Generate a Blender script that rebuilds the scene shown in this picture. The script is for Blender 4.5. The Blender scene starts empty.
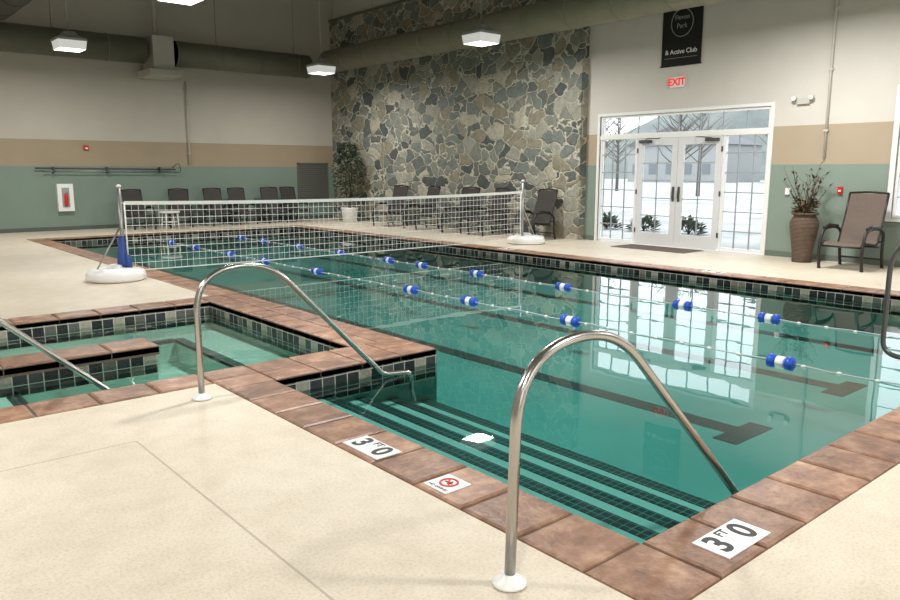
import bpy, math, random
from mathutils import Vector, Matrix
random.seed(7)
sc = bpy.context.scene
sc.view_settings.view_transform = 'Standard'
PI = math.pi

# ---------------------------------------------------------------- node helpers
def new_mat(name):
    m = bpy.data.materials.new(name); m.use_nodes = True
    nt = m.node_tree; b = nt.nodes['Principled BSDF']
    return m, nt, b
def N(nt, typ, **kw):
    n = nt.nodes.new(typ)
    for k, v in kw.items(): setattr(n, k, v)
    return n
def L(nt, a, b): nt.links.new(a, b)
def c4(c): return (c[0], c[1], c[2], 1.0)
def srgb(r, g, b):
    def f(c):
        c /= 255.0
        return c/12.92 if c <= 0.04045 else ((c+0.055)/1.055)**2.4
    return (f(r), f(g), f(b))
def plain(name, col, rough=0.5, metal=0.0, emit=None, es=0.0, spec=None):
    m, nt, b = new_mat(name)
    b.inputs['Base Color'].default_value = c4(col)
    b.inputs['Roughness'].default_value = rough
    b.inputs['Metallic'].default_value = metal
    if spec is not None: b.inputs['Specular IOR Level'].default_value = spec
    if emit:
        b.inputs['Emission Color'].default_value = c4(emit)
        b.inputs['Emission Strength'].default_value = es
    return m
def math_n(nt, op, a, b=None, c=None):
    n = N(nt, 'ShaderNodeMath', operation=op)
    for i, v in enumerate((a, b, c)):
        if v is None: continue
        if isinstance(v, (int, float)): n.inputs[i].default_value = v
        else: L(nt, v, n.inputs[i])
    return n.outputs[0]
def mixc(nt, fac, a, b, mode='MIX'):
    n = N(nt, 'ShaderNodeMix', data_type='RGBA', blend_type=mode)
    if isinstance(fac, (int, float)): n.inputs[0].default_value = fac
    else: L(nt, fac, n.inputs[0])
    for i, v in ((6, a), (7, b)):
        if isinstance(v, tuple): n.inputs[i].default_value = c4(v)
        else: L(nt, v, n.inputs[i])
    return n.outputs[2]
def noise(nt, vec, scale, detail=4, rough=0.55):
    n = N(nt, 'ShaderNodeTexNoise')
    n.inputs['Scale'].default_value = scale
    n.inputs['Detail'].default_value = detail
    n.inputs['Roughness'].default_value = rough
    L(nt, vec, n.inputs['Vector'])
    return n
def ramp(nt, fac, stops, interp='LINEAR'):
    r = N(nt, 'ShaderNodeValToRGB')
    r.color_ramp.interpolation = interp
    els = r.color_ramp.elements
    while len(els) < len(stops): els.new(0.5)
    for e, (p, c) in zip(els, stops):
        e.position = p; e.color = c4(c)
    L(nt, fac, r.inputs[0])
    return r.outputs[0]
def bump(nt, b, h, strength, dist=0.01):
    n = N(nt, 'ShaderNodeBump')
    n.inputs['Strength'].default_value = strength
    n.inputs['Distance'].default_value = dist
    L(nt, h, n.inputs['Height']); L(nt, n.outputs[0], b.inputs['Normal'])
def coord(nt): return N(nt, 'ShaderNodeTexCoord').outputs['Object']
def mottled(name, c1, c2, scale, rough=0.6, bs=0.2, bscale=80, bd=0.004):
    m, nt, b = new_mat(name)
    co = coord(nt)
    n = noise(nt, co, scale)
    L(nt, ramp(nt, n.outputs[0], [(0.3, c1), (0.7, c2)]), b.inputs['Base Color'])
    b.inputs['Roughness'].default_value = rough
    n2 = noise(nt, co, bscale, 3)
    bump(nt, b, n2.outputs[0], bs, bd)
    return m

# ---------------------------------------------------------------- materials
def make_deck():
    m, nt, b = new_mat('deck_concrete')
    co = coord(nt)
    big = noise(nt, co, 0.7, 5)
    fine = noise(nt, co, 70, 5, 0.8)
    mid = noise(nt, co, 6, 5)
    c = ramp(nt, big.outputs[0], [(0.3, srgb(200, 189, 170)), (0.7, srgb(217, 208, 191))])
    c = mixc(nt, 0.55, c, ramp(nt, fine.outputs[0], [(0.36, (0.60, 0.57, 0.52)), (0.52, (1, 1, 1))]), 'MULTIPLY')
    c = mixc(nt, 0.3, c, ramp(nt, mid.outputs[0], [(0.33, (0.74, 0.70, 0.64)), (0.58, (1, 1, 1))]), 'MULTIPLY')
    sp = N(nt, 'ShaderNodeSeparateXYZ'); L(nt, co, sp.inputs[0])
    jx = math_n(nt, 'LESS_THAN', math_n(nt, 'ABSOLUTE', math_n(nt, 'SUBTRACT', sp.outputs[0], 1.31)), 0.006)
    jx = math_n(nt, 'MULTIPLY', jx, math_n(nt, 'LESS_THAN', sp.outputs[1], 4.35))
    jy = math_n(nt, 'LESS_THAN', math_n(nt, 'ABSOLUTE', math_n(nt, 'SUBTRACT', sp.outputs[1], 4.35)), 0.006)
    jy = math_n(nt, 'MULTIPLY', jy, math_n(nt, 'LESS_THAN', sp.outputs[0], 1.31))
    j = math_n(nt, 'MAXIMUM', jx, jy)
    c = mixc(nt, math_n(nt, 'MULTIPLY', j, 0.5), c, srgb(130, 116, 98))
    L(nt, c, b.inputs['Base Color'])
    b.inputs['Roughness'].default_value = 0.55
    bump(nt, b, fine.outputs[0], 0.35, 0.006)
    return m
M_deck = make_deck()

def make_coping():
    m, nt, b = new_mat('coping_stone')
    co = coord(nt)
    a = N(nt, 'ShaderNodeAttribute', attribute_name='tint')
    n = noise(nt, co, 6, 6, 0.65)
    n2 = noise(nt, co, 30, 4)
    base = ramp(nt, n.outputs[0], [(0.3, srgb(106, 76, 60)), (0.5, srgb(142, 106, 84)), (0.7, srgb(180, 146, 120))])
    t = ramp(nt, a.outputs['Fac'], [(0, (0.78, 0.76, 0.74)), (1, (1.14, 1.12, 1.10))])
    c = mixc(nt, 1.0, base, t, 'MULTIPLY')
    L(nt, c, b.inputs['Base Color'])
    b.inputs['Roughness'].default_value = 0.42
    bump(nt, b, n2.outputs[0], 0.4, 0.012)
    return m
M_coping = make_coping()

def make_tile_band():
    m, nt, b = new_mat('waterline_tile')
    co = coord(nt)
    sp = N(nt, 'ShaderNodeSeparateXYZ'); L(nt, co, sp.inputs[0])
    u = math_n(nt, 'DIVIDE', math_n(nt, 'ADD', sp.outputs[0], sp.outputs[1]), 0.115)
    v = math_n(nt, 'DIVIDE', math_n(nt, 'ADD', sp.outputs[2], 5.0), 0.105)
    fu = math_n(nt, 'FLOOR', u); fv = math_n(nt, 'FLOOR', v)
    cb = N(nt, 'ShaderNodeCombineXYZ'); L(nt, fu, cb.inputs[0]); L(nt, fv, cb.inputs[1])
    wn = N(nt, 'ShaderNodeTexWhiteNoise', noise_dimensions='2D'); L(nt, cb.outputs[0], wn.inputs['Vector'])
    c = ramp(nt, wn.outputs['Value'], [(0.0, srgb(30, 30, 32)), (0.3, srgb(58, 60, 60)), (0.5, srgb(88, 88, 84)), (0.66, srgb(150, 144, 130)), (0.76, srgb(42, 44, 48)), (0.92, srgb(118, 108, 96))], 'CONSTANT')
    n = noise(nt, co, 40, 3)
    c = mixc(nt, 0.5, c, ramp(nt, n.outputs[0], [(0.3, (0.55, 0.55, 0.55)), (0.65, (1.2, 1.2, 1.2))]), 'MULTIPLY')
    gu = math_n(nt, 'LESS_THAN', math_n(nt, 'FRACT', u), 0.08)
    gv = math_n(nt, 'LESS_THAN', math_n(nt, 'FRACT', v), 0.08)
    c = mixc(nt, math_n(nt, 'MAXIMUM', gu, gv), c, srgb(176, 172, 160))
    L(nt, c, b.inputs['Base Color'])
    b.inputs['Roughness'].default_value = 0.25
    return m
M_tile = make_tile_band()

def make_mosaic(name='dark_mosaic', grout=(78, 126, 120)):
    m, nt, b = new_mat(name)
    co = coord(nt)
    sp = N(nt, 'ShaderNodeSeparateXYZ'); L(nt, co, sp.inputs[0])
    u = math_n(nt, 'FRACT', math_n(nt, 'DIVIDE', sp.outputs[0], 0.052))
    v = math_n(nt, 'FRACT', math_n(nt, 'DIVIDE', sp.outputs[1], 0.052))
    g = math_n(nt, 'MAXIMUM', math_n(nt, 'LESS_THAN', u, 0.13), math_n(nt, 'LESS_THAN', v, 0.13))
    c = mixc(nt, g, srgb(12, 26, 30), srgb(*grout))
    L(nt, c, b.inputs['Base Color'])
    b.inputs['Roughness'].default_value = 0.35
    return m
M_mosaic = make_mosaic()
M_lane = make_mosaic('lane_mosaic', (36, 66, 66))

M_plaster = mottled('pool_plaster', srgb(80, 146, 138), srgb(90, 157, 148), 1.2, 0.7, 0.05, 30)
M_stepplaster = mottled('step_plaster', srgb(128, 180, 170), srgb(138, 188, 178), 1.2, 0.7, 0.05, 30)
M_spaplaster = mottled('spa_plaster', srgb(150, 196, 180), srgb(164, 206, 190), 2.0, 0.7, 0.05, 30)

def make_water(name, tint, scale=1.6, bs=0.05):
    m = bpy.data.materials.new(name); m.use_nodes = True
    nt = m.node_tree; nt.nodes.clear()
    out = N(nt, 'ShaderNodeOutputMaterial')
    co = coord(nt)
    n = noise(nt, co, scale, 2, 0.5)
    bp = N(nt, 'ShaderNodeBump'); bp.inputs['Strength'].default_value = bs; bp.inputs['Distance'].default_value = 0.05
    L(nt, n.outputs[0], bp.inputs['Height'])
    fr = N(nt, 'ShaderNodeFresnel'); fr.inputs['IOR'].default_value = 1.34; L(nt, bp.outputs[0], fr.inputs['Normal'])
    tr = N(nt, 'ShaderNodeBsdfTransparent'); tr.inputs[0].default_value = c4(tint)
    gl = N(nt, 'ShaderNodeBsdfGlossy'); gl.inputs['Roughness'].default_value = 0.012; gl.inputs[0].default_value = (1, 1, 1, 1)
    L(nt, bp.outputs[0], gl.inputs['Normal'])
    mx = N(nt, 'ShaderNodeMixShader'); L(nt, fr.outputs[0], mx.inputs[0]); L(nt, tr.outputs[0], mx.inputs[1]); L(nt, gl.outputs[0], mx.inputs[2])
    L(nt, mx.outputs[0], out.inputs[0])
    return m
M_water = make_water('pool_water', (0.68, 0.91, 0.90), 1.6, 0.035)
M_spawater = make_water('spa_water', (0.85, 0.96, 0.95), 5, 0.10)

def make_glass():
    m = bpy.data.materials.new('window_glass'); m.use_nodes = True
    nt = m.node_tree; nt.nodes.clear()
    out = N(nt, 'ShaderNodeOutputMaterial')
    fr = N(nt, 'ShaderNodeFresnel'); fr.inputs['IOR'].default_value = 1.3
    tr = N(nt, 'ShaderNodeBsdfTransparent'); tr.inputs[0].default_value = (0.95, 0.97, 0.97, 1)
    gl = N(nt, 'ShaderNodeBsdfGlossy'); gl.inputs['Roughness'].default_value = 0.0
    mx = N(nt, 'ShaderNodeMixShader'); L(nt, fr.outputs[0], mx.inputs[0]); L(nt, tr.outputs[0], mx.inputs[1]); L(nt, gl.outputs[0], mx.inputs[2])
    L(nt, mx.outputs[0], out.inputs[0])
    return m
M_glass = make_glass()

def make_wall(name, green, tan, top):
    m, nt, b = new_mat(name)
    co = coord(nt)
    sp = N(nt, 'ShaderNodeSeparateXYZ'); L(nt, co, sp.inputs[0])
    z = sp.outputs[2]
    c = mixc(nt, math_n(nt, 'GREATER_THAN', z, 1.65), green, tan)
    c = mixc(nt, math_n(nt, 'GREATER_THAN', z, 2.32), c, top)
    n = noise(nt, co, 1.3, 4)
    c = mixc(nt, 0.4, c, ramp(nt, n.outputs[0], [(0.3, (0.86, 0.86, 0.86)), (0.7, (1.03, 1.03, 1.03))]), 'MULTIPLY')
    L(nt, c, b.inputs['Base Color'])
    b.inputs['Roughness'].default_value = 0.6
    n2 = noise(nt, co, 45, 3)
    bump(nt, b, n2.outputs[0], 0.15, 0.004)
    return m
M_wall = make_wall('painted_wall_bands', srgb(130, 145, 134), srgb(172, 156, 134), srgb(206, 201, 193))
M_walln = make_wall('painted_wall_bands_north', srgb(118, 136, 124), srgb(156, 140, 116), srgb(182, 176, 164))  # same bands as M_wall; dimmer light on this wall is put into the colours

def make_stone():
    m, nt, b = new_mat('fieldstone_masonry')
    co = coord(nt)
    mp = N(nt, 'ShaderNodeMapping'); L(nt, co, mp.inputs[0])
    mp.inputs['Scale'].default_value = (0.8, 0.85, 1.15)
    wn = noise(nt, mp.outputs[0], 1.8, 3)
    add = N(nt, 'ShaderNodeVectorMath', operation='MULTIPLY_ADD')
    L(nt, wn.outputs['Color'], add.inputs[0]); add.inputs[1].default_value = (0.6, 0.6, 0.6)
    L(nt, mp.outputs[0], add.inputs[2])
    SC = 3.0
    v1 = N(nt, 'ShaderNodeTexVoronoi', feature='F1'); v1.inputs['Scale'].default_value = SC; L(nt, add.outputs[0], v1.inputs['Vector'])
    v2 = N(nt, 'ShaderNodeTexVoronoi', feature='DISTANCE_TO_EDGE'); v2.inputs['Scale'].default_value = SC; L(nt, add.outputs[0], v2.inputs['Vector'])
    s = N(nt, 'ShaderNodeSeparateColor'); L(nt, v1.outputs['Color'], s.inputs[0])
    c = ramp(nt, s.outputs[0], [(0.0, srgb(98, 103, 98)), (0.2, srgb(126, 128, 118)), (0.4, srgb(150, 149, 136)), (0.55, srgb(112, 119, 114)), (0.7, srgb(136, 130, 112)), (0.85, srgb(172, 167, 150)), (0.93, srgb(78, 84, 82))], 'CONSTANT')
    n = noise(nt, co, 9, 5, 0.65)
    c = mixc(nt, 0.8, c, ramp(nt, n.outputs[0], [(0.3, (0.62, 0.62, 0.62)), (0.7, (1.25, 1.25, 1.24))]), 'MULTIPLY')
    e = ramp(nt, v2.outputs['Distance'], [(0.022, (1, 1, 1)), (0.05, (0, 0, 0))])
    c = mixc(nt, e, c, srgb(190, 185, 168))
    L(nt, c, b.inputs['Base Color'])
    b.inputs['Roughness'].default_value = 0.7
    h = ramp(nt, v2.outputs['Distance'], [(0.0, (0, 0, 0)), (0.09, (1, 1, 1))])
    hh = math_n(nt, 'ADD', h, math_n(nt, 'MULTIPLY', n.outputs[0], 0.6))
    bump(nt, b, hh, 0.7, 0.035)
    return m
M_stone = make_stone()

M_ceil = mottled('ceiling_paint', srgb(128, 126, 118), srgb(138, 136, 128), 2, 0.8, 0.1)
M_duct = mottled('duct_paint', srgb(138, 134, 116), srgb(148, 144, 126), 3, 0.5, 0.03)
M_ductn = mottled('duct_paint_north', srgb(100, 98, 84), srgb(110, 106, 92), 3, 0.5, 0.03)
M_ductdark = plain('duct_dark', srgb(72, 72, 66), 0.6)
M_steel = plain('stainless_steel', (0.50, 0.48, 0.45), 0.24, 1.0)
M_steeldk = plain('steel_post', (0.36, 0.36, 0.36), 0.35, 0.8)
M_white = plain('white_paint', (0.80, 0.80, 0.79), 0.4)
M_munt = plain('muntin_paint', srgb(150, 156, 160), 0.5)  # backlit shade of the glazing bars is put into this grey
M_plastic = plain('white_plastic', (0.80, 0.80, 0.78), 0.35)
M_blue = plain('float_blue', srgb(14, 78, 186), 0.35)
M_navy = plain('pad_blue', srgb(40, 70, 140), 0.6)
M_black = plain('black_enamel', (0.015, 0.015, 0.015), 0.4)
M_red = plain('red', srgb(200, 30, 25), 0.4)
M_exit = plain('exit_red', srgb(210, 20, 24), 0.4, emit=srgb(255, 10, 10), es=0.5)
M_frame = plain('chair_frame', srgb(34, 29, 26), 0.4)
M_sling = mottled('chair_sling', srgb(92, 78, 70), srgb(106, 92, 82), 60, 0.7, 0.3, 200)
M_slingdk = mottled('chair_sling_dark', srgb(50, 46, 44), srgb(60, 56, 52), 60, 0.7, 0.3, 200)
M_net = plain('net_cord', srgb(225, 225, 222), 0.7)
M_cord = plain('rope_cord', srgb(170, 185, 188), 0.7)
M_tape = plain('net_tape', srgb(235, 235, 230), 0.6)
M_leaf = mottled('leaf', srgb(34, 50, 30), srgb(60, 80, 48), 12, 0.5, 0.1)
M_leaf2 = mottled('dry_leaf', srgb(52, 72, 44), srgb(112, 72, 44), 12, 0.6, 0.1)
M_bark = plain('bark', srgb(70, 52, 38), 0.8)
M_soil = plain('soil', srgb(50, 38, 28), 0.9)
M_dark = plain('dark_metal', srgb(70, 72, 68), 0.6)
M_shrub = mottled('shrub_leaf', srgb(72, 84, 66), srgb(96, 104, 84), 5, 0.8, 0.2)
M_banner = plain('banner_black', srgb(18, 18, 18), 0.8)
M_grey = plain('print_grey', srgb(140, 140, 136), 0.8)
def make_wicker():
    m, nt, b = new_mat('wicker')
    co = coord(nt)
    w = N(nt, 'ShaderNodeTexWave', wave_type='BANDS', bands_direction='Z'); w.inputs['Scale'].default_value = 14; w.inputs['Distortion'].default_value = 2
    w.inputs['Detail Scale'].default_value = 6
    L(nt, co, w.inputs['Vector'])
    L(nt, ramp(nt, w.outputs[0], [(0.2, srgb(44, 34, 28)), (0.8, srgb(118, 96, 78))]), b.inputs['Base Color'])
    b.inputs['Roughness'].default_value = 0.7
    bump(nt, b, w.outputs[0], 0.6, 0.01)
    return m
M_wicker = make_wicker()
M_lamp = plain('lamp_diffuser', (0.9, 0.9, 0.9), 0.5, emit=(1.0, 0.99, 0.96), es=4.0)
M_lampside = plain('lamp_side_lens', srgb(200, 200, 195), 0.4, emit=(1.0, 0.99, 0.95), es=0.4)
M_lamphood = plain('lamp_housing', srgb(150, 150, 145), 0.4)

# ---------------------------------------------------------------- mesh builder
class MB:
    def __init__(s):
        s.v = []; s.f = []; s.m = []; s.t = []; s.sm = []
        s.M = Matrix.Identity(4)
    def av(s, p):
        s.v.append(tuple(s.M @ Vector(p))); return len(s.v)-1
    def af(s, idx, m=0, sm=False, t=0.5):
        s.f.append(tuple(idx)); s.m.append(m); s.sm.append(sm); s.t.append(t)
    def quad(s, a, b, c, d, m=0, sm=False, t=0.5):
        s.af([s.av(a), s.av(b), s.av(c), s.av(d)], m, sm, t)
    def box(s, x0, x1, y0, y1, z0, z1, m=0, t=0.5):
        i = [s.av(p) for p in ((x0,y0,z0),(x1,y0,z0),(x1,y1,z0),(x0,y1,z0),(x0,y0,z1),(x1,y0,z1),(x1,y1,z1),(x0,y1,z1))]
        for f in ((3,2,1,0),(4,5,6,7),(0,1,5,4),(1,2,6,5),(2,3,7,6),(3,0,4,7)):
            s.af([i[k] for k in f], m, False, t)
    def rbox(s, x0, x1, y0, y1, z0, z1, c, m=0, t=0.5):
        lv = [(z0, 0), (z1-c, 0), (z1-c*0.3, c*0.3), (z1, c)]
        rings = []
        for z, o in lv:
            rings.append([s.av(p) for p in ((x0+o,y0+o,z),(x1-o,y0+o,z),(x1-o,y1-o,z),(x0+o,y1-o,z))])
        for a, b in zip(rings, rings[1:]):
            for k in range(4):
                s.af([a[k], a[(k+1)%4], b[(k+1)%4], b[k]], m, False, t)
        s.af(rings[-1], m, False, t); s.af(rings[0][::-1], m, False, t)
    def tube(s, pts, r, seg=10, m=0, closed=False, caps=True):
        pts = [Vector(p) for p in pts]; n = len(pts)
        rr = r if isinstance(r, (list, tuple)) else [r]*n
        rings = []; up = None
        for i, p in enumerate(pts):
            if closed: d = pts[(i+1) % n]-pts[i-1]
            elif i == 0: d = pts[1]-p
            elif i == n-1: d = p-pts[i-1]
            else: d = (pts[i+1]-p).normalized()+(p-pts[i-1]).normalized()
            if d.length < 1e-9: d = Vector((0, 0, 1))
            d.normalize()
            if up is None:
                up = Vector((0, 0, 1)) if abs(d.z) < 0.9 else Vector((1, 0, 0))
            up = (up-d*up.dot(d))
            if up.length < 1e-6: up = d.orthogonal()
            up.normalize(); side = d.cross(up)
            rings.append([s.av(p+(up*math.cos(a)+side*math.sin(a))*rr[i]) for a in [2*PI*k/seg for k in range(seg)]])
        prs = list(zip(rings, rings[1:]))
        if closed: prs.append((rings[-1], rings[0]))
        for a, b in prs:
            for k in range(seg):
                s.af([a[k], b[k], b[(k+1) % seg], a[(k+1) % seg]], m, seg > 4)
        if caps and not closed:
            s.af(rings[0], m); s.af(rings[-1][::-1], m)
    def lathe(s, prof, cx, cy, seg=28, m=0):
        rings = []
        for r, z in prof:
            rings.append([s.av((cx+r*math.cos(2*PI*k/seg), cy+r*math.sin(2*PI*k/seg), z)) for k in range(seg)])
        for a, b in zip(rings, rings[1:]):
            for k in range(seg):
                s.af([a[k], a[(k+1) % seg], b[(k+1) % seg], b[k]], m, True)
        s.af(rings[0][::-1], m); s.af(rings[-1], m)
    def text(s, txt, size, mat4, m=0, ext=0.002, bold=0.012):
        cu = bpy.data.curves.new('t', 'FONT'); cu.body = txt; cu.size = size; cu.extrude = ext
        cu.align_x = 'CENTER'; cu.align_y = 'CENTER'; cu.offset = size*bold
        ob = bpy.data.objects.new('t', cu); sc.collection.objects.link(ob)
        bpy.context.view_layer.update()
        me = bpy.data.meshes.new_from_object(ob.evaluated_get(bpy.context.evaluated_depsgraph_get()))
        base = len(s.v)
        for v in me.vertices: s.v.append(tuple(s.M @ (mat4 @ v.co)))
        for p in me.polygons: s.af([base+i for i in p.vertices], m)
        bpy.data.objects.remove(ob); bpy.data.curves.remove(cu); bpy.data.meshes.remove(me)
    def build(s, name, mats, loc=(0,0,0), rz=0.0, bevel=0, parent=None):
        me = bpy.data.meshes.new(name)
        me.from_pydata(s.v, [], s.f)
        for mt in mats: me.materials.append(mt)
        me.polygons.foreach_set('material_index', s.m)
        me.polygons.foreach_set('use_smooth', s.sm)
        at = me.attributes.new('tint', 'FLOAT', 'FACE')
        at.data.foreach_set('value', s.t)
        me.update()
        ob = bpy.data.objects.new(name, me)
        ob.location = loc; ob.rotation_euler = (0, 0, rz)
        sc.collection.objects.link(ob)
        if bevel:
            b = ob.modifiers.new('bevel', 'BEVEL'); b.width = bevel; b.segments = 2; b.limit_method = 'ANGLE'
        if parent: ob.parent = parent
        return ob

def arc_path(pts, n=8, rad=0.15):
    pts = [Vector(p) for p in pts]; out = [pts[0]]
    rads = rad if isinstance(rad, (list, tuple)) else [rad]*len(pts)
    for i in range(1, len(pts)-1):
        p = pts[i]; a = (pts[i-1]-p); b = (pts[i+1]-p)
        r = min(rads[i], a.length*0.5, b.length*0.5)
        A = p+a.normalized()*r; B = p+b.normalized()*r
        for k in range(n+1):
            t = k/n
            out.append(A*(1-t)**2+p*2*t*(1-t)+B*t*t)
    out.append(pts[-1]); return out

# ---------------------------------------------------------------- room shell
RX0, RX1, RY0, RY1, RH = -6.0, 13.4, -5.0, 21.5, 7.6
PX0, PX1, PX2, PY0, PYS, PY1 = 2.53, 4.10, 10.3, 1.73, 5.0, 18.8
SX0, SX1, SY0, SY1 = -1.0, 3.55, 5.55, 8.6
CW = 0.38
WZ = -0.13
ZF = -0.52
STE = 11.05

b = MB()
for r in ((RX0, PX0-CW, RY0, 5.2), (PX0-CW, RX1, RY0, PY0-CW), (PX2+CW, RX1, PY0-CW, RY1),
          (RX0, PX1-CW, SY1+CW, RY1), (PX1-CW, PX2+CW, PY1+CW, RY1), (RX0, SX0-CW, 5.2, SY1+CW)):
    b.box(r[0], r[1], r[2], r[3], -0.1, 0.0)
b.build('floor', [M_deck])

def wall_with_holes(name, axis, pos, thick, a0, a1, z0, z1, holes, mats):
    b = MB()
    def bx(p0, p1, q0, q1):
        if p1-p0 < 1e-4 or q1-q0 < 1e-4: return
        if axis == 'x': b.box(pos, pos+thick, p0, p1, q0, q1)
        else: b.box(p0, p1, pos, pos+thick, q0, q1)
    cur = a0
    for (h0, h1, k0, k1) in sorted(holes):
        bx(cur, h0, z0, z1); bx(h0, h1, z0, k0); bx(h0, h1, k1, z1); cur = h1
    bx(cur, a1, z0, z1)
    return b.build(name, mats)
DOOR = (6.83, 10.68, 0.0, 2.69)
WIN = [(2.3, 4.70, 0.78, 2.8), (-2.2, 0.2, 0.78, 2.8)]
wall_with_holes('wall_east', 'x', RX1, 0.2, RY0-0.2, RY1+0.2, 0, RH, [DOOR]+WIN, [M_wall])
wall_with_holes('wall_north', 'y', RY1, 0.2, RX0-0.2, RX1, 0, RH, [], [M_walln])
ADDED_SWIN = [(-3, 0, 0.8, 3.2), (2, 5, 0.8, 3.2), (7, 10, 0.8, 3.2)]  # made-up windows behind the camera, added to let daylight in
wall_with_holes('wall_south', 'y', RY0-0.2, 0.2, RX0-0.2, RX1, 0, RH, ADDED_SWIN, [M_wall])
wall_with_holes('wall_west', 'x', RX0-0.2, 0.2, RY0, RY1, 0, RH, [], [M_wall])
b = MB(); b.box(RX0-0.2, RX1+0.2, RY0-0.2, RY1+0.2, RH, RH+0.2); b.build('ceiling', [M_ceil])
b = MB()
b.box(RX1-0.12, RX1, STE+0.8, RY1, 0, 6.15)
b.box(RX1-0.22, RX1, STE, STE+0.8, 0, RH)
b.build('wall_stone', [M_stone])
b = MB()
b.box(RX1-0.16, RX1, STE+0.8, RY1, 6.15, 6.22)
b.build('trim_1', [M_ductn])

# ---------------------------------------------------------------- coping
b = MB()
def coping(x0, x1, y0, y1, along, step=0.40, c=0.02):
    ln = (x1-x0) if along == 'x' else (y1-y0)
    n = max(1, round(ln/step)); st = ln/n; g = 0.004
    for i in range(n):
        t = random.random()
        if along == 'x': b.rbox(x0+i*st+g, x0+(i+1)*st-g, y0+g, y1-g, -0.06, 0.008, c, 0, t)
        else: b.rbox(x0+g, x1-g, y0+i*st+g, y0+(i+1)*st-g, -0.06, 0.008, c, 0, t)
coping(PX0-CW, PX0, PY0, PYS, 'y', 0.36)
coping(PX0-CW, PX0, PY0-CW, PY0, 'x')
coping(PX0, PX2, PY0-CW, PY0, 'x', 0.36)
coping(PX2, PX2+CW, PY0-CW, PY1, 'y')
coping(PX1, PX2+CW, PY1, PY1+CW, 'x')
coping(PX1-CW, PX1, SY1+CW, PY1+CW, 'y')
coping(SX1, SX1+0.29, 5.55, SY1+CW, 'y', 0.36); coping(SX1+0.29, PX1, 5.55, SY1+CW, 'y', 0.42)
coping(PX0-CW, PX1, PYS, 5.27, 'x', 0.42); coping(PX0-CW, PX1, 5.27, 5.55, 'x', 0.36)
coping(SX0-CW, PX0-CW, 5.2, 5.55, 'x')
coping(SX0-CW, SX1, SY1, SY1+CW, 'x')
coping(SX0-CW, SX0, 5.55, SY1, 'y')
coping(SX0, 2.28, 6.7, 7.1, 'x')
def bed(x0, x1, y0, y1): b.box(x0+0.004, x1-0.004, y0+0.004, y1-0.004, -0.08, -0.005, 1)
for r in ((PX0-CW, PX0, PY0-CW, PYS), (PX0, PX2, PY0-CW, PY0), (PX2, PX2+CW, PY0-CW, PY1+CW), (PX1, PX2, PY1, PY1+CW),
          (PX1-CW, PX1, SY1+CW, PY1+CW), (SX1, PX1, 5.55, SY1+CW), (PX0-CW, PX1, PYS, 5.55), (SX0-CW, PX0-CW, 5.2, 5.55),
          (SX0-CW, SX1, SY1, SY1+CW), (SX0-CW, SX0, 5.55, SY1), (SX0, 2.28, 6.7, 7.1)):
    bed(*r)
b.build('pool_coping', [M_coping, plain('grout', srgb(92, 78, 66), 0.8)])

# ---------------------------------------------------------------- pool basin
def basin_walls(b, poly, zf, band=-0.25):
    n = len(poly)
    for i in range(n):
        (x0, y0), (x1, y1) = poly[i], poly[(i+1) % n]
        b.quad((x0, y0, band), (x1, y1, band), (x1, y1, -0.05), (x0, y0, -0.05), 1)
        b.quad((x0, y0, zf), (x1, y1, zf), (x1, y1, band), (x0, y0, band), 0)
b = MB()
basin_walls(b, [(PX0, PY0), (PX2, PY0), (PX2, PY1), (PX1, PY1), (PX1, PYS), (PX0, PYS)], ZF)
b.quad((PX0, PY0, ZF), (PX2, PY0, ZF), (PX2, PYS, ZF), (PX0, PYS, ZF), 0)
b.quad((PX1, PYS, ZF), (PX2, PYS, ZF), (PX2, PY1, ZF), (PX1, PY1, ZF), 0)
edges = [3.03, 3.34, 3.66, 3.99]; tz = [-0.22, -0.29, -0.36, -0.44]
px = PX0
for e, z in zip(edges, tz):
    b.box(px, e, PY0+0.001, PYS-0.001, ZF, z, 3)
    b.box(e-0.104, e+0.003, PY0+0.002, PYS-0.002, z-0.05, z+0.003, 2)
    px = e
def lane(x):
    y0 = 2.95
    b.box(x-0.10, x+0.10, y0, PY1-1.5, ZF, ZF+0.004, 4)
    b.box(x-0.29, x+0.29, y0-0.20, y0, ZF, ZF+0.004, 4)
lane(5.5); lane(7.4); lane(9.25)
b.build('swimming_pool', [M_plaster, M_tile, M_mosaic, M_stepplaster, M_lane])
b = MB()
basin_walls(b, [(SX0, SY0), (SX1, SY0), (SX1, SY1), (SX0, SY1)], -0.55)
b.quad((SX0, SY0, -0.55), (SX1, SY0, -0.55), (SX1, SY1, -0.55), (SX0, SY1, -0.55), 0)
b.box(2.95, SX1, SY0, SY1, -0.55, -0.30, 0); b.box(2.95, 3.05, SY0+0.4, SY1-0.4, -0.33, -0.297, 2)
b.box(SX0, 2.95, 8.15, SY1, -0.55, -0.30, 0); b.box(SX0, 2.95, 8.15, 8.25, -0.33, -0.297, 2)
b.box(SX0, 1.15, SY0, 6.75, -0.55, -0.24, 0); b.box(1.05, 1.155, SY0, 6.72, -0.3, -0.237, 2)
b.box(1.15, 1.5, SY0, 6.75, -0.55, -0.33, 0); b.box(1.40, 1.505, SY0, 6.72, -0.36, -0.327, 2)
b.box(1.5, 1.85, SY0, 6.75, -0.55, -0.42, 0); b.box(1.75, 1.855, SY0, 6.72, -0.45, -0.417, 2)
basin_walls(b, [(SX0, 6.72), (2.26, 6.72), (2.26, 7.08), (SX0, 7.08)], -0.55)
b.build('hot_tub', [M_spaplaster, M_tile, M_mosaic])
b = MB()
b.quad((PX0, PY0, WZ), (PX2, PY0, WZ), (PX2, PYS, WZ), (PX0, PYS, WZ))
b.quad((PX1, PYS, WZ), (PX2, PYS, WZ), (PX2, PY1, WZ), (PX1, PY1, WZ))
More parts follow.
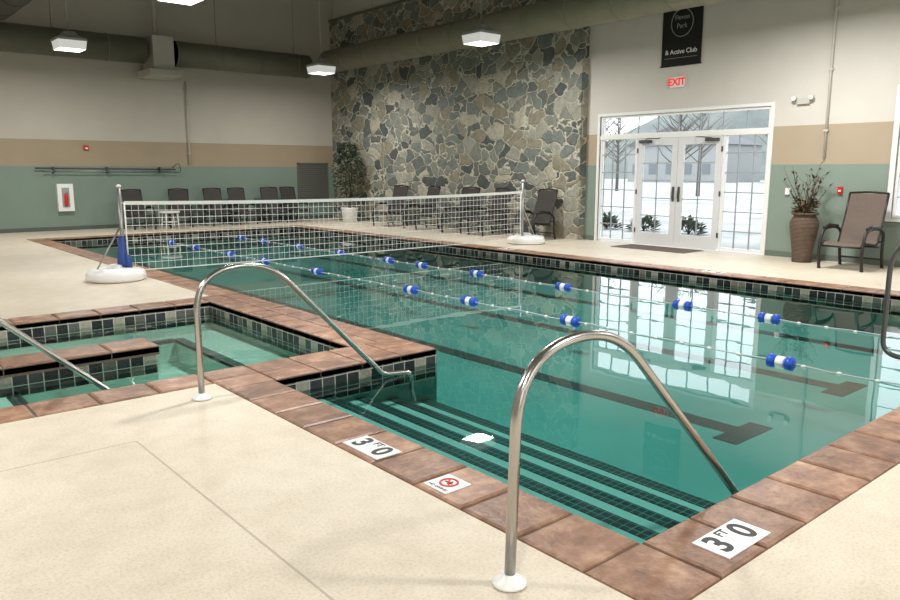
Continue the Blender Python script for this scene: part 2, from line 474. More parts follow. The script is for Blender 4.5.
b.build('pool_water', [M_water])
b = MB(); b.quad((SX0, SY0, WZ), (SX1, SY0, WZ), (SX1, SY1, WZ), (SX0, SY1, WZ)); b.build('hot_tub_water', [M_spawater])

# ---------------------------------------------------------------- depth markers
M_ink = plain('marker_ink', (0.015, 0.015, 0.015), 0.5)
def marker(x, y, rz, big='3', small='FT', big2='0'):
    b = MB()
    b.box(-0.17, 0.17, -0.085, 0.085, 0.0, 0.005, 0)
    b.text(big, 0.175, Matrix.Translation((-0.095, 0, 0.0055)), 1, 0.0008, 0.03)
    b.text(small, 0.062, Matrix.Translation((0.0, 0.048, 0.0055)), 1, 0.0008, 0.03)
    b.text(big2, 0.175, Matrix.Translation((0.092, 0, 0.0055)), 1, 0.0008, 0.03)
    return b.build('depth_marker', [M_plastic, M_ink], (x, y, 0.008), rz)
marker(2.28, 3.36, -PI/2)
marker(2.84, 1.49, 0)
marker(10.5, 6.1, -PI/2, '3', 'FT', '6')
marker(10.5, 10.6, -PI/2, '3', 'FT', '6')
b = MB()
b.box(-0.085, 0.085, -0.085, 0.085, 0, 0.005, 0)
b.tube([(0.045*math.cos(a), 0.012+0.045*math.sin(a), 0.006) for a in [2*PI*k/24 for k in range(24)]], 0.006, 6, 1, closed=True)
b.tube([(-0.032, 0.044, 0.007), (0.032, -0.020, 0.007)], 0.005, 6, 1)
b.box(-0.03, 0.025, 0.006, 0.018, 0.005, 0.0065, 2); b.box(0.0, 0.012, -0.006, 0.034, 0.005, 0.0065, 2)
b.text('NO DIVING', 0.026, Matrix.Translation((0, -0.062, 0.0055)), 2, 0.0008)
b.build('no_diving_sign', [M_plastic, M_red, M_ink], (2.28, 2.70, 0.008), -PI/2)

# ---------------------------------------------------------------- handrails
def handrail(x0, y, top=0.93, bent=False):
    b = MB(); r = 0.0215; base_r = 0.055
    if bent:
        p = [(0, 0, 0), (0.0, 0, top-0.05), (0.53, 0, top+0.0), (1.52, 0, -0.10), (1.80, 0, -0.13), (1.84, 0, -0.4)]
        path = arc_path(p, 12, [0, 0.28, 0.24, 0.05, 0.05, 0])
    else:
        p = [(0, 0, 0), (0.03, 0, top-0.05), (0.58, 0, top+0.0), (1.72, 0, -0.17), (2.0, 0, -0.36)]
        path = arc_path(p, 12, [0, 0.30, 0.26, 0.05, 0])
    b.tube(path, r, 16, 0)
    b.lathe([(base_r+0.012, 0.0), (base_r+0.010, 0.008), (base_r-0.01, 0.022), (r+0.004, 0.035), (r+0.002, 0.04)], 0, 0, 24, 1)
    return b.build('pool_handrail', [M_steel, M_plastic], (x0, y, 0.003))
handrail(1.88, 1.86, 0.925)
handrail(1.93, 4.90, 0.91, True)
handrail(-0.06, 5.98, 0.90).location.z = 0.008
b = MB()
for dx in (0.0, 0.55):
    path = arc_path([(5.9+dx, 1.16, 0), (5.9+dx, 1.16, 1.08), (5.9+dx, 2.04, 1.10), (5.9+dx, 2.04, 0.22), (5.9+dx, 1.18, 0.20)], 10, [0, 0.25, 0.28, 0.12, 0])
    b.tube(path, 0.018, 14, 0)
    b.lathe([(0.06, 0.0), (0.055, 0.015), (0.024, 0.03)], 5.9+dx, 1.16, 20, 1)
b.build('grab_rail', [plain('dark_rail', (0.10, 0.10, 0.10), 0.3, 0.6), M_plastic])  # stainless rail; its dark silhouette against the light is put into the colour

# ---------------------------------------------------------------- lane ropes
def lane_rope(x, ys):
    b = MB(); z = WZ+0.005
    n = 60
    pts = [(x, PY0+0.005+(PY1-PY0-0.01)*i/n, z+0.008*math.sin(i*1.7)) for i in range(n+1)]
    pts[0] = (x, PY0+0.005, -0.09); pts[-1] = (x, PY1-0.005, -0.09)
    b.tube(pts, 0.0065, 6, 2)
    for y in ys:
        for (o0, o1, m, r) in ((-0.12, -0.045, 0, 0.060), (-0.045, 0.045, 1, 0.052), (0.045, 0.12, 0, 0.060)):
            b.tube([(x, y+o0, z), (x, y+o0+0.008, z), (x, y+o0+0.012, z), (x, y+o1-0.012, z), (x, y+o1-0.008, z), (x, y+o1, z)],
                   [r*0.5, r*0.9, r, r, r*0.9, r*0.5], 16, m)
    y = PY0+0.5
    while y < PY1-0.4:
        if all(abs(y-q) > 0.2 for q in ys):
            b.tube([(x, y-0.02, z), (x, y, z), (x, y+0.02, z)], [0.008, 0.015, 0.008], 8, 1)
        y += 0.3
    b.build('lane_rope', [M_blue, M_tape, M_cord])
lane_rope(6.43, [3.03, 5.46, 7.17, 8.41, 11.0, 12.9, 14.4, 16.2, 17.6])
lane_rope(8.27, [4.07, 5.2, 7.17, 9.04, 10.5, 11.5, 13.2, 14.9, 16.6, 17.8])

# ---------------------------------------------------------------- volleyball net
NY = 11.2; NXL, NXR = 3.39, 11.55
b = MB()
for (x, sg) in ((NXL, -1), (NXR, 1)):
    b.tube([(x, NY, 0.06), (x, NY, 1.31)], 0.026, 12, 1)
    b.lathe([(0.02, 1.31), (0.034, 1.315), (0.034, 1.34), (0.01, 1.35)], x, NY, 12, 0)
    cx = x+sg*0.12
    b.lathe([(0.36, 0.0), (0.40, 0.03), (0.40, 0.10), (0.37, 0.15), (0.26, 0.175), (0.12, 0.18), (0.10, 0.22), (0.05, 0.23)], cx, NY, 32, 0)
    b.tube([(x+sg*0.4, NY, 0.12), (x+sg*0.02, NY, 0.75)], 0.012, 8, 1)
b.tube([(NXL-0.02, NY-0.02, 0.2), (NXL-0.03, NY-0.02, 0.35), (NXL-0.01, NY, 0.62)], [0.08, 0.06, 0.04], 12, 2)
b.tube([(NXL+0.05, NY-0.06, 0.15), (NXL+0.04, NY-0.05, 0.35)], [0.05, 0.05], 10, 2)
def ntop(t): return 1.09-0.05*4*t*(1-t)
def nbot(t): return 0.12-0.02*4*t*(1-t)
nx = 84; xs0, xs1 = NXL+0.06, NXR-0.06
def npt(t, s): return (xs0+(xs1-xs0)*t, NY, nbot(t)+(ntop(t)-nbot(t))*s)
for i in range(nx+1):
    t = i/nx; b.tube([npt(t, 0), npt(t, 1)], 0.0036, 3, 3, caps=False)
for j in range(1, 9):
    b.tube([npt(i/24, j/9) for i in range(25)], 0.0036, 3, 3, caps=False)
for s_, h in ((1, 0.026), (0, 0.008)):
    for i in range(24):
        a = npt(i/24, s_); c = npt((i+1)/24, s_)
        b.quad((a[0], a[1]-0.004, a[2]-h), (c[0], c[1]-0.004, c[2]-h), (c[0], c[1]-0.004, c[2]+h), (a[0], a[1]-0.004, a[2]+h), 4)
        b.quad((a[0], a[1]+0.004, a[2]-h), (c[0], c[1]+0.004, c[2]-h), (c[0], c[1]+0.004, c[2]+h), (a[0], a[1]+0.004, a[2]+h), 4)
for (xa, xb) in ((NXL, xs0), (NXR, xs1)):
    t = 0 if xa == NXL else 1
    for zz in (ntop(t), nbot(t)): b.tube([(xa, NY, zz), (xb, NY, zz)], 0.006, 6, 4)
b.tube([(xs0, NY, nbot(0)), (xs0, NY, ntop(0))], 0.012, 6, 4); b.tube([(xs1, NY, nbot(1)), (xs1, NY, ntop(1))], 0.012, 6, 4)
b.build('volleyball_net', [M_plastic, M_steeldk, M_navy, M_net, M_tape])

# ---------------------------------------------------------------- ducts
def duct(pts, r, m, name='air_duct', step=1.2, hang=True):
    b = MB(); p0, p1 = Vector(pts[0]), Vector(pts[1])
    b.tube([p0, p1], r, 28, 0)
    d = (p1-p0); n = int(d.length/step); dn = d.normalized()
    for i in range(n+1):
        q = p0+dn*(i*step)
        if (q-p0).length > d.length-0.05: q = p1-dn*0.05
        b.tube([q, q+dn*0.04], r+0.008, 28, 0)
        if hang and i % 2 == 1: b.tube([(q.x, q.y, q.z+r), (q.x, q.y, RH-0.01)], 0.008, 6, 0)
    return b.build(name, [m])
duct([(12.45, -4.9, 4.75), (12.45, 20.3, 4.75)], 0.33, M_duct)
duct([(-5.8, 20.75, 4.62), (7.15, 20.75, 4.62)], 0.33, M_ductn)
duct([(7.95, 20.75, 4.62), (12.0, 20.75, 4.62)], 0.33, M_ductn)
duct([(3.7, -4.8, 5.2), (3.7, 20.0, 5.2)], 0.36, M_ductdark)
b = MB(); b.box(7.3, 7.85, 20.45, 21.3, 4.15, 5.0, 0); b.box(7.15, 7.97, 20.35, 21.4, 3.98, 4.15, 0)
b.tube([(7.57, 21.0, 5.0), (7.57, 21.0, RH-0.01)], 0.06, 12, 0)
b.build('duct_junction_box', [plain('box_paint', srgb(176, 172, 160), 0.5)], bevel=0.01)

# ---------------------------------------------------------------- pendants
def pendant(x, y, power):
    b = MB(); z = 4.08; h = 0.28
    def ring(s_, zz): return [b.av((sx*s_, sy*s_, zz)) for sx, sy in ((-1,-1),(1,-1),(1,1),(-1,1))]
    rs = [(ring(h*0.92, 0.0), 1), (ring(h, 0.17), 2), (ring(h*1.04, 0.17), 0), (ring(h*1.04, 0.22), 0), (ring(h*0.6, 0.27), 0), (ring(h*0.35, 0.37), 0)]
    for (a, _), (c, m) in zip(rs, rs[1:]):
        for k in range(4): b.af([a[k], a[(k+1)%4], c[(k+1)%4], c[k]], m)
    b.af(rs[-1][0], 0); b.af(rs[0][0][::-1], 1)
    b.tube([(0, 0, 0.37), (0, 0, RH-z-0.01)], 0.012, 8, 3)
    ob = b.build('pendant_light', [M_lamphood, M_lamp, M_lampside, M_steeldk], (x, y, z))
    ld = bpy.data.lights.new('lamp', 'AREA'); ld.shape = 'SQUARE'; ld.size = 0.48; ld.energy = power
    ld.color = (1.0, 0.98, 0.94)
    lo = bpy.data.objects.new('lamp', ld); sc.collection.objects.link(lo)
    lo.parent = ob; lo.location = (0, 0, -0.01)
for x in (-1.5, 4.66, 10.83):
    for y in (-0.6, 5.6, 11.75, 18.0):
        pendant(x, y, 215 if y < 8 else 145)

# ---------------------------------------------------------------- door & windows
def framed(name, y0, y1, z0, z1, cols, rows, x=RX1, fr=0.05, mun=0.02, sill=False):
    b = MB(); xa, xb = x+0.02, x+0.10
    b.box(xa, xb, y0, y0+fr, z0, z1); b.box(xa, xb, y1-fr, y1, z0, z1)
    b.box(xa, xb, y0+fr, y1-fr, z0, z0+fr); b.box(xa, xb, y0+fr, y1-fr, z1-fr, z1)
    for i in range(1, cols):
        yy = y0+(y1-y0)*i/cols; b.box(x+0.046, x+0.072, yy-mun/2, yy+mun/2, z0+fr, z1-fr, 2)
    for j in range(1, rows):
        zz = z0+(z1-z0)*j/rows; b.box(x+0.047, x+0.071, y0+fr, y1-fr, zz-mun/2, zz+mun/2, 2)
    b.box(x+0.058, x+0.062, y0+fr, y1-fr, z0+fr, z1-fr, 1)
    if sill:
        b.box(x-0.08, x+0.02, y0-0.08, y1+0.08, z0-0.05, z0)
        for (ya, yb, za, zb) in ((y0-0.08, y0, z0, z1+0.08), (y1, y1+0.08, z0, z1+0.08), (y0, y1, z1, z1+0.08)):
            b.box(x-0.025, x+0.02, ya, yb, za, zb)
    return b.build(name, [M_white, M_glass, M_munt])
y0, y1, zt = DOOR[0], DOOR[1], DOOR[3]
DY0, DY1 = 7.76, 9.68
framed('window_1', y0, DY0-0.02, 0.02, 2.24, 3, 6)
framed('window_2', DY1+0.02, y1, 0.02, 2.24, 3, 6)
framed('window_3', y0, y1, 2.26, zt, 8, 1)
b = MB()
for (ya, yb) in ((y0-0.06, y0), (y1, y1+0.06)): b.box(RX1-0.02, RX1+0.14, ya, yb, 0, zt+0.06)
b.box(RX1-0.02, RX1+0.14, y0, y1, zt, zt+0.06)
b.box(RX1+0.0, RX1+0.12, y0, y1, 2.2, 2.28)
b.build('trim_2', [M_white])
mid = (DY0+DY1)/2
M_doorp = plain('door_paint', (0.66, 0.67, 0.68), 0.45)
for k, (ya, yb, hs) in enumerate(((DY0, mid-0.004, 1), (mid+0.004, DY1, -1))):
    b = MB(); xa, xb = RX1+0.01, RX1+0.06; st = 0.13
    b.box(xa, xb, ya, ya+st, 0.01, 2.2); b.box(xa, xb, yb-st, yb, 0.01, 2.2)
    b.box(xa, xb, ya+st, yb-st, 0.01, 0.26); b.box(xa, xb, ya+st, yb-st, 2.05, 2.2)
    b.box(xa+0.015, xb-0.015, (ya+yb)/2-0.009, (ya+yb)/2+0.009, 0.26, 2.05, 3)
    for j in range(1, 5):
        zz = 0.26+1.79*j/5; b.box(xa+0.015, xb-0.015, ya+st, yb-st, zz-0.009, zz+0.009, 3)
    b.box(xa+0.022, xa+0.027, ya+st, yb-st, 0.26, 2.05, 1)
    hy = yb-0.06 if hs == 1 else ya+0.06
    b.tube([(xa-0.045, hy, 0.98), (xa-0.045, hy, 1.16)], 0.010, 10, 2)
    for zz in (0.99, 1.15): b.tube([(xa, hy, zz), (xa-0.045, hy, zz)], 0.009, 8, 2)
    b.box(xa-0.01, xa, hy-0.025, hy+0.025, 0.92, 1.22, 2)
    hy2 = ya+0.2 if hs == 1 else yb-0.2
    b.box(xa-0.06, xa, hy2-0.14, hy2+0.14, 2.1, 2.16, 2)
    b.tube([(xa-0.03, hy2, 2.16), (xa-0.2, hy2+0.15*hs, 2.18), (xa-0.03, hy2+0.35*hs, 2.19)], 0.01, 6, 2)
    for zz in (0.3, 1.1, 1.95):
        hh = ya if hs == 1 else yb; b.box(xa-0.01, xa+0.01, hh-0.015, hh+0.015, zz-0.05, zz+0.05, 2)
    b.build('door_%d' % (k+1), [M_doorp, M_glass, M_dark, M_munt])
for k, w in enumerate(WIN): framed('window_%d' % (k+4), w[0], w[1], w[2], w[3], 5, 6, sill=True)
for k, w in enumerate(ADDED_SWIN):  # frames for the added, unseen south windows
    b = MB()
    for (xa, xb, za, zb) in ((w[0], w[0]+0.06, w[2], w[3]), (w[1]-0.06, w[1], w[2], w[3]), (w[0], w[1], w[2], w[2]+0.06), (w[0], w[1], w[3]-0.06, w[3]),
                             ((w[0]+w[1])/2-0.03, (w[0]+w[1])/2+0.03, w[2], w[3]), (w[0], w[1], 1.97, 2.03)):
        b.box(xa, xb, RY0-0.14, RY0-0.05, za, zb)
    b.build('window_%d' % (k+6), [M_white])
b = MB(); b.rbox(12.5, 13.2, 7.9, 9.6, 0.0, 0.012, 0.006, 0); b.build('door_mat', [plain('mat_fabric', srgb(96, 84, 74), 0.95)])

# ---------------------------------------------------------------- wall items (east)
def face_w(x, y, z):
    return Matrix(((0, 0, -1, x), (-1, 0, 0, y), (0, 1, 0, z), (0, 0, 0, 1)))
b = MB()
yc = 8.74
b.box(RX1-0.03, RX1-0.018, yc-0.44, yc+0.44, 3.58, 4.76, 0)
b.tube([(RX1-0.03, yc-0.47, 4.76), (RX1-0.03, yc+0.47, 4.76)], 0.015, 8, 2)
b.tube([(RX1-0.03, yc-0.46, 3.58), (RX1-0.03, yc+0.46, 3.58)], 0.012, 8, 0)
b.tube([(RX1-0.035, yc+0.24*math.cos(a), 4.38+0.26*math.sin(a)) for a in [2*PI*k/32 for k in range(32)]], 0.008, 6, 1, closed=True)
b.text('Fitness', 0.12, face_w(RX1-0.034, yc, 4.48), 1, bold=0); b.text('Park', 0.13, face_w(RX1-0.034, yc, 4.32), 1, bold=0)
b.text('& Active Club', 0.125, face_w(RX1-0.034, yc, 3.84), 3, bold=0)
b.box(RX1-0.034, RX1-0.03, yc-0.36, yc+0.36, 3.72, 3.728, 1)
b.build('hanging_banner', [M_banner, M_grey, M_dark, M_tape])
b = MB()
b.box(RX1-0.05, RX1, 8.64, 8.94, 3.16, 3.36, 0)
b.text('EXIT', 0.19, face_w(RX1-0.054, 8.79, 3.26), 1, bold=0.03)
b.build('exit_sign', [M_white, M_exit])
b = MB()
b.tube([(RX1-0.03, 5.83, 1.75), (RX1-0.03, 5.83, RH-0.01)], 0.022, 10, 0)
for z in (2.2, 3.2, 4.2, 5.2): b.box(RX1-0.055, RX1, 5.79, 5.87, z, z+0.03, 0)
b.build('wall_conduit', [plain('conduit_paint', srgb(196, 192, 184), 0.5)])
b = MB()
b.box(RX1-0.07, RX1, 6.14, 6.36, 2.68, 2.78, 0)
for yy in (6.10, 6.40):
    b.tube([(RX1-0.04, yy, 2.78), (RX1-0.11, yy, 2.78)], [0.035, 0.045], 14, 0)
    b.tube([(RX1-0.11, yy, 2.78), (RX1-0.115, yy, 2.78)], 0.04, 14, 1)
b.build('emergency_light', [plain('light_case', srgb(190, 188, 180), 0.5), M_plastic], bevel=0.004)
b = MB(); b.box(RX1-0.04, RX1, 5.48, 5.56, 1.15, 1.27, 0); b.box(RX1-0.05, RX1-0.04, 5.50, 5.54, 1.19, 1.22, 1)
b.build('fire_alarm_pull', [M_red, M_white])
b = MB(); b.box(RX1-0.035, RX1, 6.38, 6.46, 1.12, 1.24, 0); b.box(RX1-0.04, RX1-0.035, 6.41, 6.43, 1.16, 1.2, 0); b.build('light_switch', [M_white])

# ---------------------------------------------------------------- north wall items
b = MB()
yw = RY1
b.box(4.96, 5.34, yw-0.12, yw, 0.5, 1.2, 0); b.box(5.06, 5.24, yw-0.125, yw-0.12, 0.6, 1.10, 2)
b.tube([(5.15, yw-0.15, 0.64), (5.15, yw-0.15, 0.88), (5.15, yw-0.15, 0.93), (5.15, yw-0.15, 0.96)], [0.045, 0.045, 0.03, 0.015], 14, 1)
b.tube([(5.15, yw-0.15, 0.96), (5.21, yw-0.15, 1.0), (5.21, yw-0.15, 0.8)], 0.010, 6, 2)
b.build('fire_extinguisher_cabinet', [M_white, M_red, plain('cabinet_glass', srgb(150, 155, 150), 0.2)], bevel=0.005)
b = MB(); b.box(5.70, 5.82, yw-0.06, yw, 2.07, 2.19, 0); b.box(5.73, 5.79, yw-0.08, yw-0.06, 2.09, 2.13, 1)
b.build('fire_alarm_strobe', [M_red, M_white], bevel=0.004)
b = MB()
b.tube([(4.5, yw-0.1, 1.60), (8.05, yw-0.1, 1.57)], 0.018, 8, 0)
b.tube([(4.7, yw-0.14, 1.53), (7.9, yw-0.14, 1.51)], 0.014, 8, 1)
for x in (4.9, 6.2, 7.6): b.box(x, x+0.04, yw-0.17, yw-0.002, 1.47, 1.63, 0)
b.tube(arc_path([(7.9, yw-0.14, 1.51), (8.2, yw-0.14, 1.47), (8.15, yw-0.14, 1.77), (7.95, yw-0.14, 1.62)], 6, 0.12), 0.010, 6, 0)
b.build('rescue_pole', [M_dark, M_steeldk])
b = MB()
b.box(11.95, 12.0, yw-0.04, yw, 0.5, 1.78, 0); b.box(13.02, 13.07, yw-0.04, yw, 0.5, 1.78, 0)
b.box(11.95, 13.07, yw-0.04, yw, 0.5, 0.55, 0); b.box(11.95, 13.07, yw-0.04, yw, 1.73, 1.78, 0)
for i in range(18):
    z = 0.56+i*0.065
    b.quad((12.0, yw-0.03, z), (13.02, yw-0.03, z), (13.02, yw-0.005, z+0.055), (12.0, yw-0.005, z+0.055), 0)
b.box(12.0, 13.02, yw-0.004, yw-0.001, 0.55, 1.73, 1)
b.build('vent_grille', [plain('vent_paint', srgb(92, 92, 84), 0.6), M_black])
b = MB()
b.tube([(8.5, yw-0.05, 1.7), (8.5, yw-0.05, 4.0)], 0.022, 8, 0)
for z in (2.0, 3.0, 3.8): b.box(8.45, 8.55, yw-0.06, yw, z, z+0.03, 0)
b.build('wall_pipe', [plain('pipe_paint', srgb(186, 180, 166), 0.5)])
b = MB()
b.box(RX0, RX1-0.12, yw-0.012, yw, 0.0, 0.1, 0)
b.build('baseboard_north', [plain('cove_base', srgb(80, 90, 82), 0.6)])
b = MB()
for (ya, yb) in ((RY0, y0-0.06), (y1+0.06, STE)): b.box(RX1-0.012, RX1, ya, yb, 0, 0.1, 0)
b.build('baseboard_east', [plain('cove_base_e', srgb(100, 112, 102), 0.6)])

# ---------------------------------------------------------------- patio chairs
def patio_chair(x, y, rz, mat=M_sling, k=1.0):
    b = MB(); w = 0.29
    for sy in (-1, 1):
        Y = sy*(w+0.03)
        b.tube(arc_path([(0.34, Y, 0.0), (0.40, Y, 0.32), (0.30, Y, 0.62), (-0.12, Y, 0.64), (-0.36, Y, 0.56), (-0.33, Y, 0.25), (-0.40, Y, 0.0)], 6, 0.14), 0.024, 10, 0)
        b.tube([(0.28, Y, 0.64), (0.1, Y, 0.665), (-0.2, Y, 0.645)], [0.02, 0.03, 0.022], 10, 0)
        Y2 = sy*w
        b.tube(arc_path([(0.36, Y2, 0.36), (0.30, Y2, 0.43), (-0.20, Y2, 0.36), (-0.38, Y2, 0.80), (-0.48, Y2, 1.16)], 6, 0.08), 0.017, 10, 0)
        b.tube([(0.385, Y, 0.37), (0.33, Y2, 0.40)], 0.014, 8, 0); b.tube([(-0.34, Y, 0.42), (-0.22, Y2, 0.42)], 0.014, 8, 0)
    prof = arc_path([(0.35, 0, 0.37), (0.29, 0, 0.43), (0.02, 0, 0.385), (-0.20, 0, 0.36), (-0.38, 0, 0.80), (-0.48, 0, 1.15)], 6, 0.09)
    for a, c in zip(prof, prof[1:]):
        d = (c-a).normalized(); nrm = Vector((-d.z, 0, d.x))*0.008
        for s_ in (1, -1):
            o = nrm*s_
            b.quad((a.x+o.x, -w, a.z+o.z), (a.x+o.x, w, a.z+o.z), (c.x+o.x, w, c.z+o.z), (c.x+o.x, -w, c.z+o.z), 1, True)
    b.tube([(-0.48, -w, 1.16), (-0.49, 0, 1.18), (-0.48, w, 1.16)], 0.017, 10, 0)
    b.tube([(0.36, -w, 0.36), (0.36, w, 0.36)], 0.015, 8, 0)
    b.tube([(-0.21, -w-0.03, 0.34), (-0.21, w+0.03, 0.34)], 0.015, 8, 0)
    b.tube([(-0.37, -w-0.03, 0.14), (-0.37, w+0.03, 0.14)], 0.013, 8, 0)
    for sx in (0.34, -0.40):
        for sy in (-1, 1): b.tube([(sx, sy*(w+0.03), 0), (sx, sy*(w+0.03), 0.02)], 0.028, 10, 0)
    ob = b.build('patio_chair', [M_frame, mat], (x, y, 0), rz)
    ob.scale = (k, k, k)
    return ob
patio_chair(12.62, 4.96, PI-0.02, M_sling, 1.02)
for (x, y, a) in ((12.55, 11.8, 0.0), (12.5, 13.3, -0.15), (12.5, 14.3, 0.15), (12.5, 15.9, -0.1), (12.5, 17.3, 0.1)):
    patio_chair(x, y, PI+a, M_slingdk, 0.95)
for (x, a) in ((6.75, 0.1), (7.85, -0.3), (8.95, 0.0), (9.7, 0.05), (10.7, -0.1), (11.4, 0.1)):
    patio_chair(x, 20.70, -PI/2+a, M_slingdk, 0.88)
b = MB()
b.lathe([(0.25, 0.44), (0.26, 0.45), (0.26, 0.47), (0.25, 0.48)], 0, 0, 24, 0)
for k in range(4):
    a = k*PI/2+PI/4; b.tube([(0.2*math.cos(a), 0.2*math.sin(a), 0.44), (0.24*math.cos(a), 0.24*math.sin(a), 0.0)], 0.015, 8, 0)
b.tube([(0.17*math.cos(a), 0.17*math.sin(a), 0.2) for a in [2*PI*k/16 for k in range(16)]], 0.01, 6, 0, closed=True)
b.build('side_table', [M_plastic], (7.3, 20.0, 0))

# ---------------------------------------------------------------- plants
def leaf(b, p, d, ln, wd, m):
    d = d.normalized(); sd = d.cross(Vector((0, 0, 1)))
    if sd.length < 1e-3: sd = Vector((1, 0, 0))
    sd.normalize(); up = sd.cross(d)
    a = p; q1 = p+d*ln*0.5+sd*wd*0.5+up*0.01; q2 = p+d*ln-up*ln*0.15; q3 = p+d*ln*0.5-sd*wd*0.5+up*0.01
    b.quad(a, q1, q2, q3, m)
b = MB()
b.lathe([(0.19, 0), (0.21, 0.02), (0.25, 0.36), (0.27, 0.40), (0.27, 0.43), (0.24, 0.43), (0.23, 0.38)], 0, 0, 28, 0)
b.lathe([(0.22, 0.37), (0.22, 0.385)], 0, 0, 20, 3)
for k in range(3):
    a = k*2.1; pts = [Vector((0.04*math.cos(a), 0.04*math.sin(a), 0.38))]
    for i in range(7): pts.append(pts[-1]+Vector((0.03*math.cos(a+i*0.8), 0.03*math.sin(a+i*0.8), 0.24)))
    b.tube(pts, [0.02-0.002*i for i in range(8)], 7, 1)
for i in range(900):
    z = 0.6+random.random()**0.8*1.75
    rad = 0.42*max(0.1, 1-abs((z-1.35)/1.15)**2)*math.sqrt(random.random())+0.03
    a = random.random()*2*PI
    p = Vector((rad*math.cos(a), rad*math.sin(a), z))
    leaf(b, p, Vector((math.cos(a), math.sin(a), random.uniform(-0.8, 0.5))), random.uniform(0.09, 0.16), random.uniform(0.04, 0.07), 2)
for i in range(40):
    a = random.random()*2*PI; z = random.uniform(0.8, 2.0)
    b.tube([(0.03*math.cos(a), 0.03*math.sin(a), z), (0.3*math.cos(a), 0.3*math.sin(a), z+0.18)], 0.005, 4, 1)
b.build('potted_tree', [M_plastic, M_bark, M_leaf, M_soil], (12.62, 19.55, 0))

b = MB()
b.lathe([(0.15, 0), (0.16, 0.02), (0.155, 0.1), (0.19, 0.35), (0.23, 0.60), (0.23, 0.68), (0.19, 0.76), (0.17, 0.79), (0.20, 0.82), (0.19, 0.83), (0.15, 0.80)], 0, 0, 32, 0)
b.tube([(0.205*math.cos(a), 0.205*math.sin(a), 0.825) for a in [2*PI*k/24 for k in range(24)]], 0.018, 8, 0, closed=True)
b.lathe([(0.15, 0.76), (0.15, 0.78)], 0, 0, 16, 3)
for k in range(18):
    a = random.random()*2*PI; tl = random.uniform(0.12, 0.38); h = random.uniform(0.45, 0.90)
    pts = [Vector((0.04*math.cos(a), 0.04*math.sin(a), 0.78))]
    for i in range(1, 7):
        t = i/6; pts.append(Vector((math.cos(a+0.2*math.sin(i*2+k))*(0.04+tl*t**1.2), math.sin(a+0.2*math.sin(i*2+k))*(0.04+tl*t**1.2), 0.78+h*t)))
    b.tube(pts, [0.008-0.001*i for i in range(7)], 6, 1)
    for i in range(1, 7):
        for j in range(3 if k % 2 else 1):
            leaf(b, pts[i], Vector((random.uniform(-1, 1), random.uniform(-1, 1), random.uniform(-0.2, 1))), random.uniform(0.07, 0.13), 0.03, 2)
for k in range(90):
    a = random.random()*2*PI
    leaf(b, Vector((0.1*math.cos(a), 0.1*math.sin(a), random.uniform(0.82, 1.05))), Vector((math.cos(a), math.sin(a), random.uniform(-0.3, 1))), random.uniform(0.1, 0.2), 0.045, 2)
b.build('vase_with_branches', [M_wicker, M_bark, M_leaf2, M_soil], (12.90, 5.86, 0))

# ---------------------------------------------------------------- outside
b = MB(); b.quad((13.62, -80, -0.12), (300, -80, -0.12), (300, 200, -0.12), (13.62, 200, -0.12))
b.build('ground_outside', [mottled('snowy_ground', srgb(128, 132, 134), srgb(196, 196, 196), 0.35, 0.9, 0.05)])
bm_ = [plain('siding', srgb(150, 152, 152), 0.9), plain('roof', srgb(108, 108, 112), 0.9), plain('far_window', srgb(110, 115, 120), 0.4)]
def building(x0, x1, y0, y1, h, nwin):
    b = MB(); b.box(x0, x1, y0, y1, -0.12, h, 0)
    ym = (y0+y1)/2; rz = h+(y1-y0)*0.18
    i = [b.av(p) for p in ((x0-0.4, y0-0.4, h), (x0-0.4, y1+0.4, h), (x0-0.4, ym, rz), (x1, y0-0.4, h), (x1, y1+0.4, h), (x1, ym, rz))]
    b.af([i[0], i[1], i[2]], 1); b.af([i[0], i[2], i[5], i[3]], 1); b.af([i[1], i[4], i[5], i[2]], 1)
    for k in range(nwin):
        yy = y0+(y1-y0)*(k+0.5)/nwin
        for zz in (1.0, 3.6):
            if zz+1.4 < h: b.box(x0-0.05, x0, yy-0.6, yy+0.6, zz, zz+1.4, 2)
    b.build('building', bm_)
building(90, 104, 30, 44, 5.0, 5); building(92, 104, 54, 68, 5.0, 5)
b = MB(); n = 50
top = [(160+6*math.sin(i*0.7), -40+i*5.0, 17+7*math.sin(i*0.33)+2.5*math.sin(i*1.1)) for i in range(n)]
for i in range(n-1):
    a, c = top[i], top[i+1]
    b.quad((120, a[1], -0.2), (120, c[1], -0.2), c, a, 0, True)
b.build('hill', [mottled('hill_trees', srgb(98, 104, 104), srgb(126, 130, 126), 0.15, 0.95, 0.1)])
b = MB()
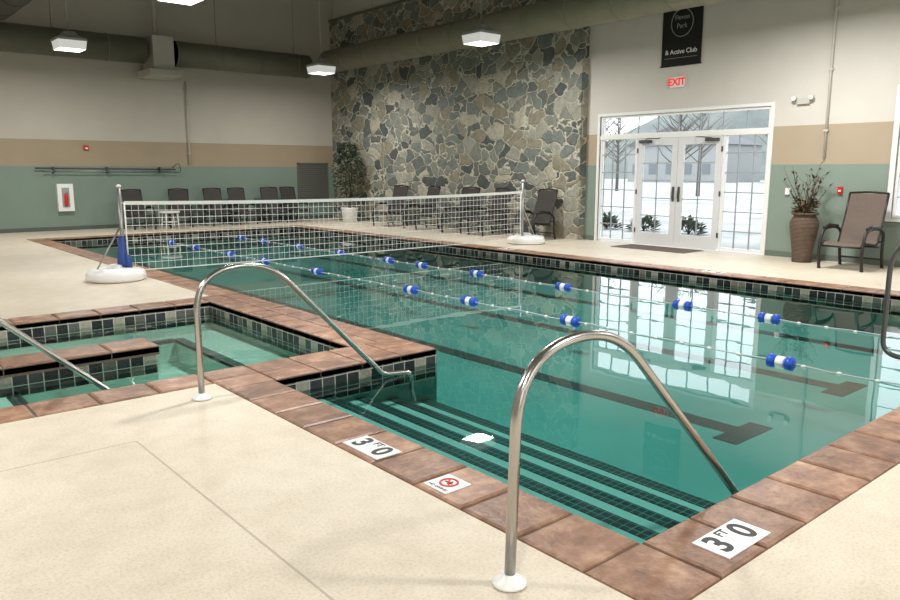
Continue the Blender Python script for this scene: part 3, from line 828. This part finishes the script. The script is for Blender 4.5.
for (x, y, h) in ((34, 22, 5), (38, 30, 6), (44, 27, 6.5), (40, 19, 5.5), (50, 38, 6)):
    b.tube([(x, y, -0.12), (x+0.05, y, h*0.5), (x, y+0.1, h)], [0.14, 0.09, 0.02], 7, 0)
    for i in range(46):
        z = h*random.uniform(0.3, 0.95); a = random.random()*2*PI; l = (h-z)*0.45+0.3
        p1 = (x+l*0.5*math.cos(a), y+l*0.5*math.sin(a), z+l*0.4)
        b.tube([(x, y, z), p1, (x+l*math.cos(a+0.3), y+l*math.sin(a+0.3), z+l*0.9)], [0.035, 0.025, 0.01], 4, 0)
b.build('bare_trees', [plain('tree_bark', srgb(96, 90, 84), 0.9)])
b = MB()
def shrub(b, x, y, r):
    for i in range(220):
        d = Vector((random.gauss(0, 1), random.gauss(0, 1), abs(random.gauss(0, 0.9)))).normalized()
        p = Vector((x, y, -0.1))+Vector((d.x*r, d.y*r, d.z*r*0.9))*random.uniform(0.5, 1)
        leaf(b, p, d+Vector((random.uniform(-.5, .5), random.uniform(-.5, .5), 0.2)), r*0.35, r*0.24, 0)
    for k in range(5): b.tube([(x, y, -0.12), (x+random.uniform(-r, r)*0.5, y+random.uniform(-r, r)*0.5, r*0.6)], 0.015, 5, 1)
for (x, y) in ((17.5, 13.6), (17.6, 12.4), (17.6, 11.0), (17.6, 8.3), (17.6, 7.2), (18, 5.0), (18, 3.4)): shrub(b, x, y, 0.42)
b.build('shrubs', [M_shrub, M_bark])

# ---------------------------------------------------------------- world
w = bpy.data.worlds.new('World'); sc.world = w; w.use_nodes = True
nt = w.node_tree; bg = nt.nodes['Background']
bg.inputs[0].default_value = (0.92, 0.96, 1.0, 1); bg.inputs[1].default_value = 3.2

# ---------------------------------------------------------------- camera
cd = bpy.data.cameras.new('Camera'); cd.sensor_width = 36; cd.lens = 36*752/900
cam = bpy.data.objects.new('Camera', cd); sc.collection.objects.link(cam)
cam.location = (0, 0, 1.55); cam.rotation_euler = (math.radians(90-9.8), 0, math.radians(-40.4))
sc.camera = cam
